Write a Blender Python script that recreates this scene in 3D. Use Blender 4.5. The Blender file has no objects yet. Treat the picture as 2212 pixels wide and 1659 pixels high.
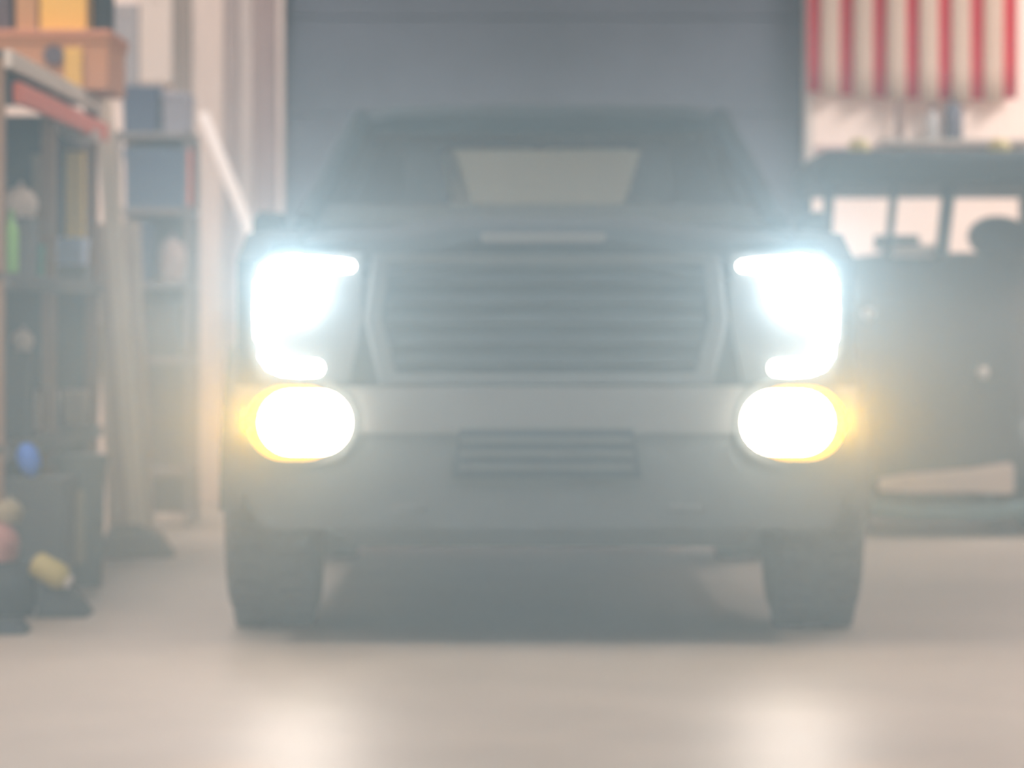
import bpy, bmesh, math, random
from mathutils import Vector, Matrix
PI = math.pi
random.seed(7)
SC = bpy.context.scene
COL = SC.collection

# ------------------------------------------------------------------ camera, world, room light, exposure
FPX = 7750.0                  # focal length in pixels of the 2212 x 1659 frame
CAM_Y, CAM_Z, HOR = -12.0, 1.1, 690.0
cam = bpy.data.cameras.new('camera')
cam.sensor_width = 36.0
cam.lens = FPX / 2212.0 * 36.0
cam.shift_y = -(829.5 - HOR) / 2212.0
cam.clip_end = 200
cam.dof.use_dof = True
cam.dof.focus_distance = 6.5
cam.dof.aperture_fstop = 3.7
cam.dof.aperture_blades = 0
camo = bpy.data.objects.new('camera', cam)
camo.location = (0, CAM_Y, CAM_Z)
camo.rotation_euler = (PI / 2, 0, 0)
COL.objects.link(camo)
SC.camera = camo

world = bpy.data.worlds.new('world')
SC.world = world
world.use_nodes = True
world.node_tree.nodes['Background'].inputs[0].default_value = (0.70, 0.87, 1.0, 1)
world.node_tree.nodes['Background'].inputs[1].default_value = 0.40

SC.view_settings.view_transform = 'Standard'
SC.view_settings.look = 'None'
SC.view_settings.gamma = 1.0
SC.view_settings.use_curve_mapping = False
SC.view_settings.exposure = 0.0
SC.cycles.use_denoising = True
SC.cycles.volume_step_rate = 3.0
SC.cycles.volume_bounces = 1
SC.cycles.max_bounces = 6


def lamp_area(name, loc, rot, sx, sy, power, color):
    l = bpy.data.lights.new(name, 'AREA')
    l.shape = 'RECTANGLE'
    l.size, l.size_y, l.energy, l.color = sx, sy, power, color
    o = bpy.data.objects.new(name, l)
    o.location, o.rotation_euler = loc, rot
    COL.objects.link(o)
    return o


for (lx, ly, pw) in ((-1.9, -2.3, 125), (2.6, -2.3, 115), (-2.3, 3.3, 88), (-1.9, 7.4, 58), (4.0, 6.6, 190)):  # unseen overhead lights; the short back one is added to brighten the planks
    lamp_area('overhead_fill', (lx, ly, 4.5), (0, 0, 0), 0.5, 2.6 if ly < 7 else 1.2, pw, (0.98, 0.97, 1.0))


# ------------------------------------------------------------------ materials
MATS = {}


def mat(name, col, rough=0.6, metal=0.0, noise=0.0, scale=8.0, bump=0.0, coat=0.0, stretch=None):
    if name in MATS:
        return MATS[name]
    m = bpy.data.materials.new(name)
    m.use_nodes = True
    nt = m.node_tree
    b = nt.nodes['Principled BSDF']
    b.inputs['Base Color'].default_value = (*col, 1)
    b.inputs['Roughness'].default_value = rough
    b.inputs['Metallic'].default_value = metal
    if coat:
        b.inputs['Coat Weight'].default_value = coat
        b.inputs['Coat Roughness'].default_value = 0.12
    if noise or bump:
        tc = nt.nodes.new('ShaderNodeTexCoord')
        mp = nt.nodes.new('ShaderNodeMapping')
        if stretch:
            mp.inputs['Scale'].default_value = stretch
        n = nt.nodes.new('ShaderNodeTexNoise')
        n.inputs['Scale'].default_value = scale
        n.inputs['Detail'].default_value = 5
        nt.links.new(tc.outputs['Object'], mp.inputs['Vector'])
        nt.links.new(mp.outputs['Vector'], n.inputs['Vector'])
        if noise:
            r = nt.nodes.new('ShaderNodeValToRGB')
            r.color_ramp.elements[0].position = 0.3
            r.color_ramp.elements[1].position = 0.7
            r.color_ramp.elements[0].color = (*[max(0, c * (1 - noise)) for c in col], 1)
            r.color_ramp.elements[1].color = (*[min(1, c * (1 + noise)) for c in col], 1)
            nt.links.new(n.outputs['Fac'], r.inputs['Fac'])
            nt.links.new(r.outputs['Color'], b.inputs['Base Color'])
        if bump:
            bp = nt.nodes.new('ShaderNodeBump')
            bp.inputs['Strength'].default_value = bump
            bp.inputs['Distance'].default_value = 0.01
            nt.links.new(n.outputs['Fac'], bp.inputs['Height'])
            nt.links.new(bp.outputs['Normal'], b.inputs['Normal'])
    MATS[name] = m
    return m


def dull(m, v=0.15):
    m.node_tree.nodes['Principled BSDF'].inputs['Specular IOR Level'].default_value = v
    return m


def emit(name, col, strength):
    m = bpy.data.materials.new(name)
    m.use_nodes = True
    nt = m.node_tree
    nt.nodes.remove(nt.nodes['Principled BSDF'])
    e = nt.nodes.new('ShaderNodeEmission')
    e.inputs[0].default_value = (*col, 1)
    e.inputs[1].default_value = strength
    nt.links.new(e.outputs[0], nt.nodes['Material Output'].inputs['Surface'])
    m.cycles.emission_sampling = 'NONE'
    return m


def glass(name, tint):
    m = bpy.data.materials.new(name)
    m.use_nodes = True
    nt = m.node_tree
    nt.nodes.remove(nt.nodes['Principled BSDF'])
    t = nt.nodes.new('ShaderNodeBsdfTransparent')
    t.inputs[0].default_value = (*tint, 1)
    g = nt.nodes.new('ShaderNodeBsdfGlossy')
    g.inputs['Roughness'].default_value = 0.05
    mx_fac = 0.06
    mx = nt.nodes.new('ShaderNodeMixShader')
    mx.inputs[0].default_value = mx_fac
    nt.links.new(t.outputs[0], mx.inputs[1])
    nt.links.new(g.outputs[0], mx.inputs[2])
    nt.links.new(mx.outputs[0], nt.nodes['Material Output'].inputs['Surface'])
    return m


# ------------------------------------------------------------------ mesh helpers
def new():
    return bmesh.new()


def box(bm, x0, x1, y0, y1, z0, z1, bev=0.0, mtx=None):
    r = bmesh.ops.create_cube(bm, size=1.0)
    vs = r['verts']
    for v in vs:
        v.co = Vector(((x0 + x1) / 2 + v.co.x * (x1 - x0), (y0 + y1) / 2 + v.co.y * (y1 - y0), (z0 + z1) / 2 + v.co.z * (z1 - z0)))
    if bev:
        es = list({e for v in vs for e in v.link_edges})
        bb = bmesh.ops.bevel(bm, geom=es, offset=bev, segments=2, profile=0.5, affect='EDGES')
        vs = list({v for f in bb['faces'] for v in f.verts} | {v for v in vs if v.is_valid})
    if mtx is not None:
        for v in vs:
            v.co = mtx @ v.co
    return vs


def tube(bm, pts, r, n=10, closed=False):
    pts = [Vector(p) for p in pts]
    rings = []
    for i, p in enumerate(pts):
        a = pts[i - 1] if (i > 0 or closed) else p
        b = pts[(i + 1) % len(pts)] if (i < len(pts) - 1 or closed) else p
        t = (b - a).normalized()
        up = Vector((0, 0, 1)) if abs(t.z) < 0.95 else Vector((0, 1, 0))
        u = t.cross(up).normalized()
        w = u.cross(t).normalized()
        rr = r[i] if isinstance(r, (list, tuple)) else r
        rings.append([bm.verts.new(p + (u * math.cos(2 * PI * k / n) + w * math.sin(2 * PI * k / n)) * rr) for k in range(n)])
    m = len(rings)
    for i in range(m if closed else m - 1):
        A, B = rings[i], rings[(i + 1) % m]
        for k in range(n):
            bm.faces.new((A[k], A[(k + 1) % n], B[(k + 1) % n], B[k]))
    if not closed:
        bm.faces.new(rings[0][::-1])
        bm.faces.new(rings[-1])


def lathe(bm, prof, n=20, mtx=None):
    """prof: (radius, height) along local Z; closed with caps."""
    rings = []
    for (r, z) in prof:
        ring = []
        for k in range(n):
            v = Vector((r * math.cos(2 * PI * k / n), r * math.sin(2 * PI * k / n), z))
            ring.append(bm.verts.new(mtx @ v if mtx is not None else v))
        rings.append(ring)
    for A, B in zip(rings, rings[1:]):
        for k in range(n):
            bm.faces.new((A[k], A[(k + 1) % n], B[(k + 1) % n], B[k]))
    bm.faces.new(rings[0][::-1])
    bm.faces.new(rings[-1])


def loft(bm, rings, caps=True):
    R = [[bm.verts.new(Vector(p)) for p in ring] for ring in rings]
    n = len(R[0])
    for A, B in zip(R, R[1:]):
        for k in range(n):
            bm.faces.new((A[k], A[(k + 1) % n], B[(k + 1) % n], B[k]))
    if caps:
        bm.faces.new(R[0][::-1])
        bm.faces.new(R[-1])


def prism(bm, poly, axis, a, b):
    """poly of 2-D points extruded along axis from a to b (x: poly is (y,z); y: (x,z); z: (x,y))."""
    def mk(p, t):
        return {'x': (t, p[0], p[1]), 'y': (p[0], t, p[1]), 'z': (p[0], p[1], t)}[axis]
    loft(bm, [[mk(p, a) for p in poly], [mk(p, b) for p in poly]])


def ellipsoid(bm, c, r, rot=(0, 0, 0), n=16, lump=0.0):
    m = Matrix.Translation(c) @ (Matrix.Rotation(rot[2], 4, 'Z') @ Matrix.Rotation(rot[1], 4, 'Y') @ Matrix.Rotation(rot[0], 4, 'X')) @ Matrix.Diagonal((*r, 1))
    q = bmesh.ops.create_uvsphere(bm, u_segments=n, v_segments=n // 2 + 2, radius=1.0, matrix=m)
    if lump:
        for v in q['verts']:
            v.co += Vector((random.uniform(-1, 1), random.uniform(-1, 1), random.uniform(-1, 1))) * lump
    return q['verts']


def stadium(cx, cz, w, h, n=12):
    """closed outline in XZ of a pill w x h centred at cx, cz"""
    r = h / 2
    s = max(0.0, w / 2 - r)
    pts = []
    for k in range(n + 1):
        t = -PI / 2 + PI * k / n
        pts.append((cx + s + r * math.cos(t), cz + r * math.sin(t)))
    for k in range(n + 1):
        t = PI / 2 + PI * k / n
        pts.append((cx - s + r * math.cos(t), cz + r * math.sin(t)))
    return pts


def obj(name, bm, m, parent=None, smooth=False, loc=None, rot=None):
    bmesh.ops.recalc_face_normals(bm, faces=bm.faces[:])
    me = bpy.data.meshes.new(name)
    bm.to_mesh(me)
    bm.free()
    for k in (m if isinstance(m, (list, tuple)) else (m,)):
        me.materials.append(k)
    if smooth:
        for p in me.polygons:
            p.use_smooth = True
        try:
            me.set_sharp_from_angle(angle=math.radians(40))
        except Exception:
            pass
    o = bpy.data.objects.new(name, me)
    COL.objects.link(o)
    if parent is not None:
        o.parent = parent
    if loc is not None:
        o.location = loc
    if rot is not None:
        o.rotation_euler = rot
    return o


def thing(name, label, cat, loc=(0, 0, 0), rotz=0.0, group=None):
    o = bpy.data.objects.new(name, None)
    o.empty_display_size = 0.2
    COL.objects.link(o)
    o.location, o.rotation_euler = loc, (0, 0, rotz)
    o['label'], o['category'] = label, cat
    if group:
        o['group'] = group
    return o


def tag(o, label, cat, group=None):
    o['label'], o['category'] = label, cat
    if group:
        o['group'] = group
    return o


def struct(o, label=None):
    o['kind'] = 'structure'
    if label:
        o['label'] = label
    return o


def at(px, py, d):
    """the point at distance d from the lens that the photograph shows at pixel (px, py)"""
    return Vector(((px - 1106.0) * d / FPX, CAM_Y + d, CAM_Z - (py - HOR) * d / FPX))


# ------------------------------------------------------------------ the room
M_FLOOR = mat('floor_concrete', (0.40, 0.345, 0.28), 0.42, noise=0.10, scale=1.3, bump=0.05)
M_WALL = mat('wall_cream', (0.90, 0.75, 0.65), 0.8, noise=0.04, scale=1.5)
M_CEIL = mat('ceiling_white', (0.70, 0.68, 0.65), 0.9)
M_DOOR = mat('door_slate', (0.105, 0.118, 0.145), 0.85, noise=0.18, scale=1.2)
M_DARK = mat('dark_plastic', (0.03, 0.034, 0.036), 0.6)
BACK = 9.4                                        # y of the back wall's face

bm = new(); box(bm, -9, 11, -30, BACK + 0.3, -0.2, 0.0)
struct(obj('floor', bm, M_FLOOR), 'smooth beige concrete workshop floor')
bm = new(); box(bm, -3.4, 5.2, -4.2, BACK + 0.3, 4.6, 4.75)
struct(obj('ceiling', bm, M_CEIL))
bm = new(); box(bm, -3.6, -3.4, -4.2, BACK + 0.3, -0.2, 4.75)
struct(obj('wall_left', bm, M_WALL))
bm = new(); box(bm, 5.2, 5.4, -4.2, BACK + 0.3, -0.2, 4.75)
struct(obj('wall_right', bm, M_WALL))
DX0, DX1, DZ = -1.38, 1.75, 3.5
bm = new()
box(bm, -3.4, DX0, BACK, BACK + 0.3, 0, 4.6)
box(bm, DX1, 5.2, BACK, BACK + 0.3, 0, 4.6)
box(bm, DX0, DX1, BACK, BACK + 0.3, DZ, 4.6)
wall_back = struct(obj('wall_back', bm, M_WALL), 'cream back wall around the big dark garage door')
# boards that clad the back wall beside the door, each its own plank
M_P = [mat('plank_%d' % i, c, 0.75, noise=0.10, scale=5, stretch=(6, 6, 0.6)) for i, c in enumerate((
    (0.27, 0.215, 0.175), (0.66, 0.54, 0.46), (0.33, 0.26, 0.235), (0.56, 0.47, 0.42), (0.30, 0.22, 0.20), (0.60, 0.50, 0.44)))]
for i, (a, b, pr, mi) in enumerate(((376, 413, .05, 0), (415, 482, .02, 1), (484, 516, .04, 2), (518, 544, .02, 3), (547, 598, .045, 4), (600, 613, .06, 5))):
    x0, x1 = (a - 1106) * 21.36 / FPX, (b - 1106) * 21.36 / FPX
    bm = new(); box(bm, x0, x1, BACK - pr, BACK + 0.01, 0.0, 4.4, 0.004)
    obj('plank', bm, M_P[mi], wall_back)
# sectional door of horizontal panels
bm = new(); box(bm, DX0, DX1, BACK + 0.16, BACK + 0.2, 0, DZ)
door = struct(obj('door_1', bm, M_DOOR), 'wide closed slate grey sectional garage door')
for k in range(6):
    bm = new(); z = 0.01 + k * 0.58
    box(bm, DX0 + 0.01, DX1 - 0.01, BACK + 0.10, BACK + 0.165, z, z + 0.574, 0.006)
    obj('door_panel', bm, M_DOOR, door)
# thin pale door casing at the cream side, and a rail on the wall
bm = new(); box(bm, DX1, DX1 + 0.045, BACK - 0.03, BACK + 0.02, 0, DZ + 0.05, 0.005)
struct(obj('trim_1', bm, mat('casing_pale', (0.62, 0.56, 0.50), 0.6)), 'pale casing of the garage door')
bm = new(); box(bm, DX1 + 0.05, 5.2, BACK - 0.025, BACK + 0.01, 2.085, 2.135, 0.006)
struct(obj('trim_2', bm, mat('rail_rose', (0.42, 0.29, 0.26), 0.6)), 'thin rose brown rail along the cream wall')

# ------------------------------------------------------------------ haze added in the lamp light to stand for lens glare
hz = bpy.data.materials.new('haze')
hz.use_nodes = True
nt = hz.node_tree
nt.nodes.remove(nt.nodes['Principled BSDF'])
ad = nt.nodes.new('ShaderNodeAddShader')
tcz = nt.nodes.new('ShaderNodeTexCoord')
sxz = nt.nodes.new('ShaderNodeSeparateXYZ')
nt.links.new(tcz.outputs['Object'], sxz.inputs[0])
for k, (den, g) in enumerate(((0.024, 0.0), (0.010, 0.88))):
    vs_ = nt.nodes.new('ShaderNodeVolumeScatter')
    vs_.inputs['Color'].default_value = (0.58, 0.85, 1.0, 1)
    vs_.inputs['Density'].default_value = den
    vs_.inputs['Anisotropy'].default_value = g
    mr = nt.nodes.new('ShaderNodeMapRange')          # the haze lies low and thins out with height
    mr.interpolation_type = 'SMOOTHSTEP'
    for key, val in (('From Min', 0.9), ('From Max', 2.3), ('To Min', den), ('To Max', 0.0)):
        mr.inputs[key].default_value = val
    nt.links.new(sxz.outputs['Z'], mr.inputs['Value'])
    nt.links.new(mr.outputs['Result'], vs_.inputs['Density'])
    nt.links.new(vs_.outputs[0], ad.inputs[k])
nt.links.new(ad.outputs[0], nt.nodes['Material Output'].inputs['Volume'])
bm = new(); box(bm, -3.38, 5.18, -11.2, 3.0, 0.004, 2.30)
o = obj('haze', bm, hz)
o['kind'] = 'stuff'
o['label'], o['category'] = 'thin pale haze added around the lit lamps in place of lens glare', 'haze'

# ------------------------------------------------------------------ the pickup truck
M_PAINT = dull(mat('truck_paint', (0.040, 0.052, 0.060), 0.8))
M_TRIM = dull(mat('truck_black_trim', (0.080, 0.088, 0.090), 0.8))
M_GRILLE = dull(mat('grille_black', (0.024, 0.032, 0.040), 0.7))
M_CHROME = mat('chrome_dull', (0.62, 0.58, 0.52), 0.30, 0.9)
M_BUMP = mat('bumper_grey', (0.15, 0.15, 0.145), 0.5, 0.3)
M_TYRE = mat('tyre_rubber', (0.080, 0.085, 0.088), 0.85, noise=0.2, scale=30)
M_RIM = mat('rim_dark', (0.12, 0.12, 0.12), 0.35, 0.8)
M_SEAT = mat('seat_cream', (0.35, 0.31, 0.24), 0.7, noise=0.05)
M_GLASS = glass('clear_glass', (0.93, 0.95, 0.94))
M_TINT = glass('tinted_glass', (0.45, 0.50, 0.50))
E_STRIP = emit('lit_strip_white', (0.95, 0.98, 1.0), 16)
E_LENS = emit('lit_lens_white', (0.95, 0.98, 1.0), 24)
E_FOG = emit('lit_fog_white', (1.0, 0.95, 0.84), 16)
E_AMB = emit('lit_amber', (1.0, 0.50, 0.015), 3.2)

TX = 0.1145
truck = thing('pickup_truck', 'dark grey pickup truck facing the camera with lit white headlamps and amber lamps', 'truck', (TX, 0, 0))

# hood: domed sheet with a rolled front lip
bm = new()
NX, rows = 14, []
for yy, zc, hw in ((0.05, 1.30, 0.60), (0.03, 1.345, 0.62), (0.07, 1.385, 0.66), (0.2, 1.405, 0.74), (0.6, 1.43, 0.86), (1.2, 1.455, 0.92), (1.75, 1.475, 0.93), (1.98, 1.48, 0.92)):
    row = []
    for k in range(NX + 1):
        u = -1 + 2 * k / NX
        z = zc - 0.055 * abs(u) ** 3 + (0.018 if abs(u) < 0.5 else 0.0)
        row.append(bm.verts.new((u * hw, yy, z)))
    rows.append(row)
low = [[bm.verts.new((v.co.x, v.co.y + (0.02 if i == 0 else 0), v.co.z - 0.06)) for v in row] for i, row in enumerate(rows)]
for i in range(len(rows) - 1):
    for k in range(NX):
        bm.faces.new((rows[i][k], rows[i][k + 1], rows[i + 1][k + 1], rows[i + 1][k]))
        bm.faces.new((low[i][k], low[i + 1][k], low[i + 1][k + 1], low[i][k + 1]))
    bm.faces.new((rows[i][0], rows[i + 1][0], low[i + 1][0], low[i][0]))
    bm.faces.new((rows[i][NX], low[i][NX], low[i + 1][NX], rows[i + 1][NX]))
for k in range(NX):
    bm.faces.new((rows[0][k], low[0][k], low[0][k + 1], rows[0][k + 1]))
    bm.faces.new((rows[-1][k], rows[-1][k + 1], low[-1][k + 1], low[-1][k]))
obj('hood', bm, M_PAINT, truck, True)
# bright strip on the hood lip
bm = new(); prism(bm, stadium(-0.01, 1.375, 0.42, 0.034), 'y', 0.0, 0.05)
obj('hood_strip', bm, M_BUMP, truck)['label'] = 'pale metal strip on the hood lip'

# front shell behind grille and lamps
bm = new()
prism(bm, [(-1.0, 0.62), (-1.03, 0.9), (-1.0, 1.24), (-0.92, 1.36), (0.92, 1.36), (1.0, 1.24), (1.03, 0.9), (1.0, 0.62)], 'y', 0.13, 0.42)
obj('front_shell', bm, M_PAINT, truck)
# grille: frame, mesh back, bars
bm = new()
out = [(-0.56, 0.88), (-0.61, 1.1), (-0.58, 1.32), (0.58, 1.32), (0.61, 1.1), (0.56, 0.88)]
inn = [(-0.505, 0.92), (-0.555, 1.1), (-0.53, 1.285), (0.53, 1.285), (0.555, 1.1), (0.505, 0.92)]
loft(bm, [[(x, y, z) for x, z in p] for y, p in ((0.14, out), (0.03, out), (0.02, [(a * .98, 1.1 + (b - 1.1) * .98) for a, b in out]), (0.03, inn), (0.14, inn))], caps=False)
gr = obj('grille', bm, M_TRIM, truck)
bm = new(); prism(bm, inn, 'y', 0.125, 0.135)
obj('grille_back', bm, M_GRILLE, gr)
for k in range(5):
    z = 0.965 + k * 0.068
    bm = new(); prism(bm, [(0.045, z - 0.012), (0.12, z - 0.02), (0.12, z + 0.012), (0.05, z + 0.014)], 'x', -0.53, 0.53)
    obj('grille_bar', bm, M_GRILLE, gr)
# fenders with round arches, flares
AX, RX = 0.95, 4.60
WR = 0.44
WZ = 0.44
for s in (-1, 1):
    bm = new()
    poly = [(0.14, 0.62), (0.14, 1.30), (0.6, 1.40), (2.0, 1.45), (2.0, 0.42), (AX + 0.56, 0.42)]
    poly += [(AX + 0.56 * math.cos(t), WZ + 0.56 * math.sin(t)) for t in [PI * k / 12 for k in range(0, 13)]][1:]
    poly[-1] = (AX - 0.56, 0.55)
    prism(bm, poly, 'x', s * 0.86, s * 1.045)
    obj('fender', bm, M_PAINT, truck)
    for cy in (AX, RX):
        bm = new()
        ts = [PI * k / 14 for k in range(15)]
        ro, ri = 0.60, 0.53
        loft(bm, [[(s * 1.04, cy + ro * math.cos(t), WZ + ro * math.sin(t)), (s * 1.125, cy + (ro - .03) * math.cos(t), WZ + (ro - .03) * math.sin(t)),
                   (s * 1.125, cy + ri * math.cos(t), WZ + ri * math.sin(t)), (s * 1.0, cy + ri * math.cos(t), WZ + ri * math.sin(t))] for t in ts])
        obj('wheel_arch_flare', bm, M_TRIM, truck, True)
# wheels
for cy in (AX, RX):
    for s in (-1, 1):
        bm = new()
        R = Matrix.Rotation(s * PI / 2, 4, 'Y')
        w = 0.15
        prof = [(0.27, -w), (0.36, -w - .01), (0.415, -w + .012), (0.437, -w + .05), (0.44, 0), (0.437, w - .05), (0.415, w - .012), (0.36, w + .01), (0.27, w)]
        lathe(bm, prof, 36, R)
        whl = obj('wheel', bm, M_TYRE, truck, True, loc=(s * 0.965, cy, WZ))
        bm = new()
        for k in range(36):
            for q in (-1, 1):
                a = 2 * PI * (k + 0.5 * (q > 0)) / 36
                mt = Matrix.Rotation(a, 4, 'X')
                box(bm, q * 0.085 - 0.05, q * 0.085 + 0.05, -0.02, 0.02, 0.432, 0.45, mtx=mt)
        tr = obj('tyre_tread', bm, M_TYRE, whl); tr['kind'] = 'stuff'
        bm = new()
        lathe(bm, [(0.25, 0.05), (0.265, 0.15), (0.24, 0.15), (0.22, 0.09), (0.08, 0.11), (0.06, 0.14)], 24, R)
        obj('rim', bm, M_RIM, whl, True)
# headlamps: housing, projector lens, C-shaped light strip
for s in (-1, 1):
    bm = new()
    hp = [(s * 0.615, 1.325), (s * 0.93, 1.325), (s * 0.99, 1.27), (s * 0.995, 1.0), (s * 0.965, 0.895), (s * 0.90, 0.88), (s * 0.66, 0.89), (s * 0.62, 1.1)]
    prism(bm, hp, 'y', 0.035, 0.15)
    hl = obj('headlamp', bm, M_TRIM, truck)
    bm = new()
    lathe(bm, [(0.09, 0.0), (0.11, 0.012), (0.116, 0.03), (0.10, 0.055), (0.07, 0.075), (0.03, 0.085)], 28,
          Matrix.Translation((s * 0.845, 0.035, 1.198)) @ Matrix.Rotation(PI / 2, 4, 'X'))
    l = obj('lamp_lens', bm, E_LENS, hl, True); l['label'] = 'round glowing white lens'
    bm = new()
    path = [(0.640, 1.277), (0.650, 1.278), (0.70, 1.279), (0.84, 1.282), (0.90, 1.277), (0.932, 1.258), (0.945, 1.22), (0.948, 1.12), (0.944, 1.04), (0.934, 0.985),
            (0.915, 0.955), (0.88, 0.942), (0.82, 0.938), (0.765, 0.937), (0.753, 0.937), (0.746, 0.937)]
    tube(bm, [(s * x, 0.012, z) for x, z in path], [0.008, 0.018, 0.025] + [0.030] * 10 + [0.026, 0.020, 0.008], 10)
    l = obj('light_strip', bm, E_STRIP, hl, True); l['label'] = 'glowing white strip bent like a square bracket'
# bumper with lower parts
bm = new()
prism(bm, [(-1.03, 0.72), (-1.04, 0.875), (-0.62, 0.875), (0.62, 0.875), (1.04, 0.875), (1.03, 0.72)], 'y', -0.02, 0.16)
bmp = obj('bumper', bm, M_BUMP, truck)
bm = new()
prism(bm, [(-0.95, 0.40), (-1.03, 0.56), (-1.03, 0.72), (1.03, 0.72), (1.03, 0.56), (0.95, 0.40)], 'y', 0.0, 0.17)
obj('lower_bumper', bm, M_TRIM, bmp)
bm = new()
prism(bm, [(-0.32, 0.57), (-0.29, 0.735), (0.29, 0.735), (0.32, 0.57)], 'y', -0.03, 0.02)
obj('air_intake', bm, M_GRILLE, bmp)
for k in range(3):
    bm = new(); box(bm, -0.29, 0.29, -0.045, -0.025, 0.60 + k * 0.045, 0.615 + k * 0.045, 0.003)
    obj('intake_bar', bm, M_TRIM, bmp)
bm = new()
loft(bm, [[(-0.72, 0.02, 0.42), (0.72, 0.02, 0.42), (0.72, 0.05, 0.40), (-0.72, 0.05, 0.40)],
          [(-0.66, 0.14, 0.33), (0.66, 0.14, 0.33), (0.66, 0.17, 0.33), (-0.66, 0.17, 0.33)],
          [(-0.6, 0.6, 0.30), (0.6, 0.6, 0.30), (0.6, 0.6, 0.33), (-0.6, 0.6, 0.33)]])
obj('skid_plate', bm, M_TRIM, truck)
for s in (-1, 1):
    bm = new(); tube(bm, [(s * 0.46 + 0.05 * math.cos(t), -0.03 - 0.05 * math.sin(t), 0.47) for t in [PI * k / 8 for k in range(9)]], 0.014, 8)
    obj('tow_hook', bm, M_TRIM, truck, True)
# fog lamps (white pill) over a wider amber turn lamp
for s in (-1, 1):
    bm = new()
    prism(bm, stadium(s * 0.825, 0.757, 0.40, 0.285), 'y', -0.03, 0.05)
    fl = obj('fog_lamp', bm, M_TRIM, truck)
    bm = new()
    p0, p1 = stadium(s * 0.838, 0.755, 0.315, 0.245), stadium(s * 0.838, 0.755, 0.285, 0.215)
    loft(bm, [[(x, -0.025, z) for x, z in p0], [(x, -0.05, z) for x, z in p0], [(x, -0.06, z) for x, z in p1]])
    l = obj('turn_lamp', bm, E_AMB, fl); l['label'] = 'glowing amber lamp around the white one'
    bm = new()
    p0, p1 = stadium(s * 0.802, 0.757, 0.305, 0.212), stadium(s * 0.802, 0.757, 0.26, 0.17)
    loft(bm, [[(x, -0.055, z) for x, z in p0], [(x, -0.085, z) for x, z in p0], [(x, -0.10, z) for x, z in p1]])
    l = obj('fog_lens', bm, E_FOG, fl); l['label'] = 'glowing pill shaped white lens'
# cab: lower shell with doors, pillars, roof, glass
bm = new(); box(bm, -0.99, 0.99, 1.98, 4.05, 0.42, 0.55, 0.02); box(bm, -0.99, 0.99, 1.98, 2.06, 0.55, 1.44); box(bm, -0.99, 0.99, 3.97, 4.05, 0.55, 1.46)
obj('cab_floor', bm, M_PAINT, truck)
for s in (-1, 1):
    for y0, y1 in ((2.02, 3.02), (3.03, 4.0)):
        bm = new()
        loft(bm, [[(s * 0.97, y0, 0.50), (s * 1.03, y0, 0.6), (s * 1.05, y0, 1.1), (s * 0.97, y0, 1.47), (s * 0.91, y0, 1.47), (s * 0.95, y0, 0.6)],
                  [(s * 0.97, y1, 0.50), (s * 1.03, y1, 0.6), (s * 1.05, y1, 1.1), (s * 0.97, y1, 1.47), (s * 0.91, y1, 1.47), (s * 0.95, y1, 0.6)]])
        d = obj('door', bm, M_PAINT, truck, True)
        bm = new(); box(bm, min(s * 1.05, s * 1.075), max(s * 1.05, s * 1.075), y1 - 0.25, y1 - 0.07, 1.18, 1.215, 0.008)
        obj('door_handle', bm, M_TRIM, d)
    A = [(s * 0.92, 1.98, 1.47), (s * 0.74, 2.78, 1.93)]
    for nm, a, b in (('windshield_pillar', *A), ('middle_pillar', (s * 0.94, 3.02, 1.47), (s * 0.75, 3.05, 1.94)), ('rear_pillar', (s * 0.93, 4.0, 1.47), (s * 0.73, 3.85, 1.92))):
        bm = new(); tube(bm, [a, b], 0.045, 8); obj(nm, bm, M_PAINT, truck, True)
    for ya, yb, yc, yd in ((2.08, 2.98, 3.01, 2.80), (3.08, 3.94, 3.82, 3.09)):
        bm = new()
        q = [(s * 0.935, ya, 1.47), (s * 0.94, yb, 1.47), (s * 0.755, yc, 1.91), (s * 0.755, yd, 1.91)]
        loft(bm, [q, [(x - s * 0.008, y, z) for x, y, z in q]])
        obj('side_window', bm, M_TINT, truck)
bm = new()
q = [(-0.88, 1.99, 1.475), (0.88, 1.99, 1.475), (0.71, 2.77, 1.925), (-0.71, 2.77, 1.925)]
loft(bm, [q, [(x, y + 0.008, z - 0.006) for x, y, z in q]])
obj('windshield', bm, M_GLASS, truck)
bm = new()
rr = []
for yy, hw, zz in ((2.72, 0.73, 1.915), (2.80, 0.76, 1.955), (3.1, 0.78, 1.985), (3.6, 0.78, 1.985), (3.85, 0.75, 1.955), (3.92, 0.72, 1.90)):
    rr.append([(-hw, yy, zz - 0.05), (-hw, yy, zz - 0.015), (-hw * 0.8, yy, zz + 0.015), (0, yy, zz + 0.025), (hw * 0.8, yy, zz + 0.015), (hw, yy, zz - 0.015), (hw, yy, zz - 0.05)])
loft(bm, rr)
obj('roof', bm, M_PAINT, truck, True)
bm = new()
q = [(-0.62, 3.99, 1.50), (0.62, 3.99, 1.50), (0.58, 3.87, 1.88), (-0.58, 3.87, 1.88)]
loft(bm, [q, [(x, y + 0.008, z) for x, y, z in q]])
obj('rear_window', bm, M_TINT, truck)
for s in (-1, 1):
    bm = new(); prism(bm, [(s * 0.62, 1.50), (s * 0.91, 1.50), (s * 0.72, 1.90), (s * 0.58, 1.88)], 'y', 3.93, 3.96)
    obj('rear_panel', bm, M_PAINT, truck)
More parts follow.
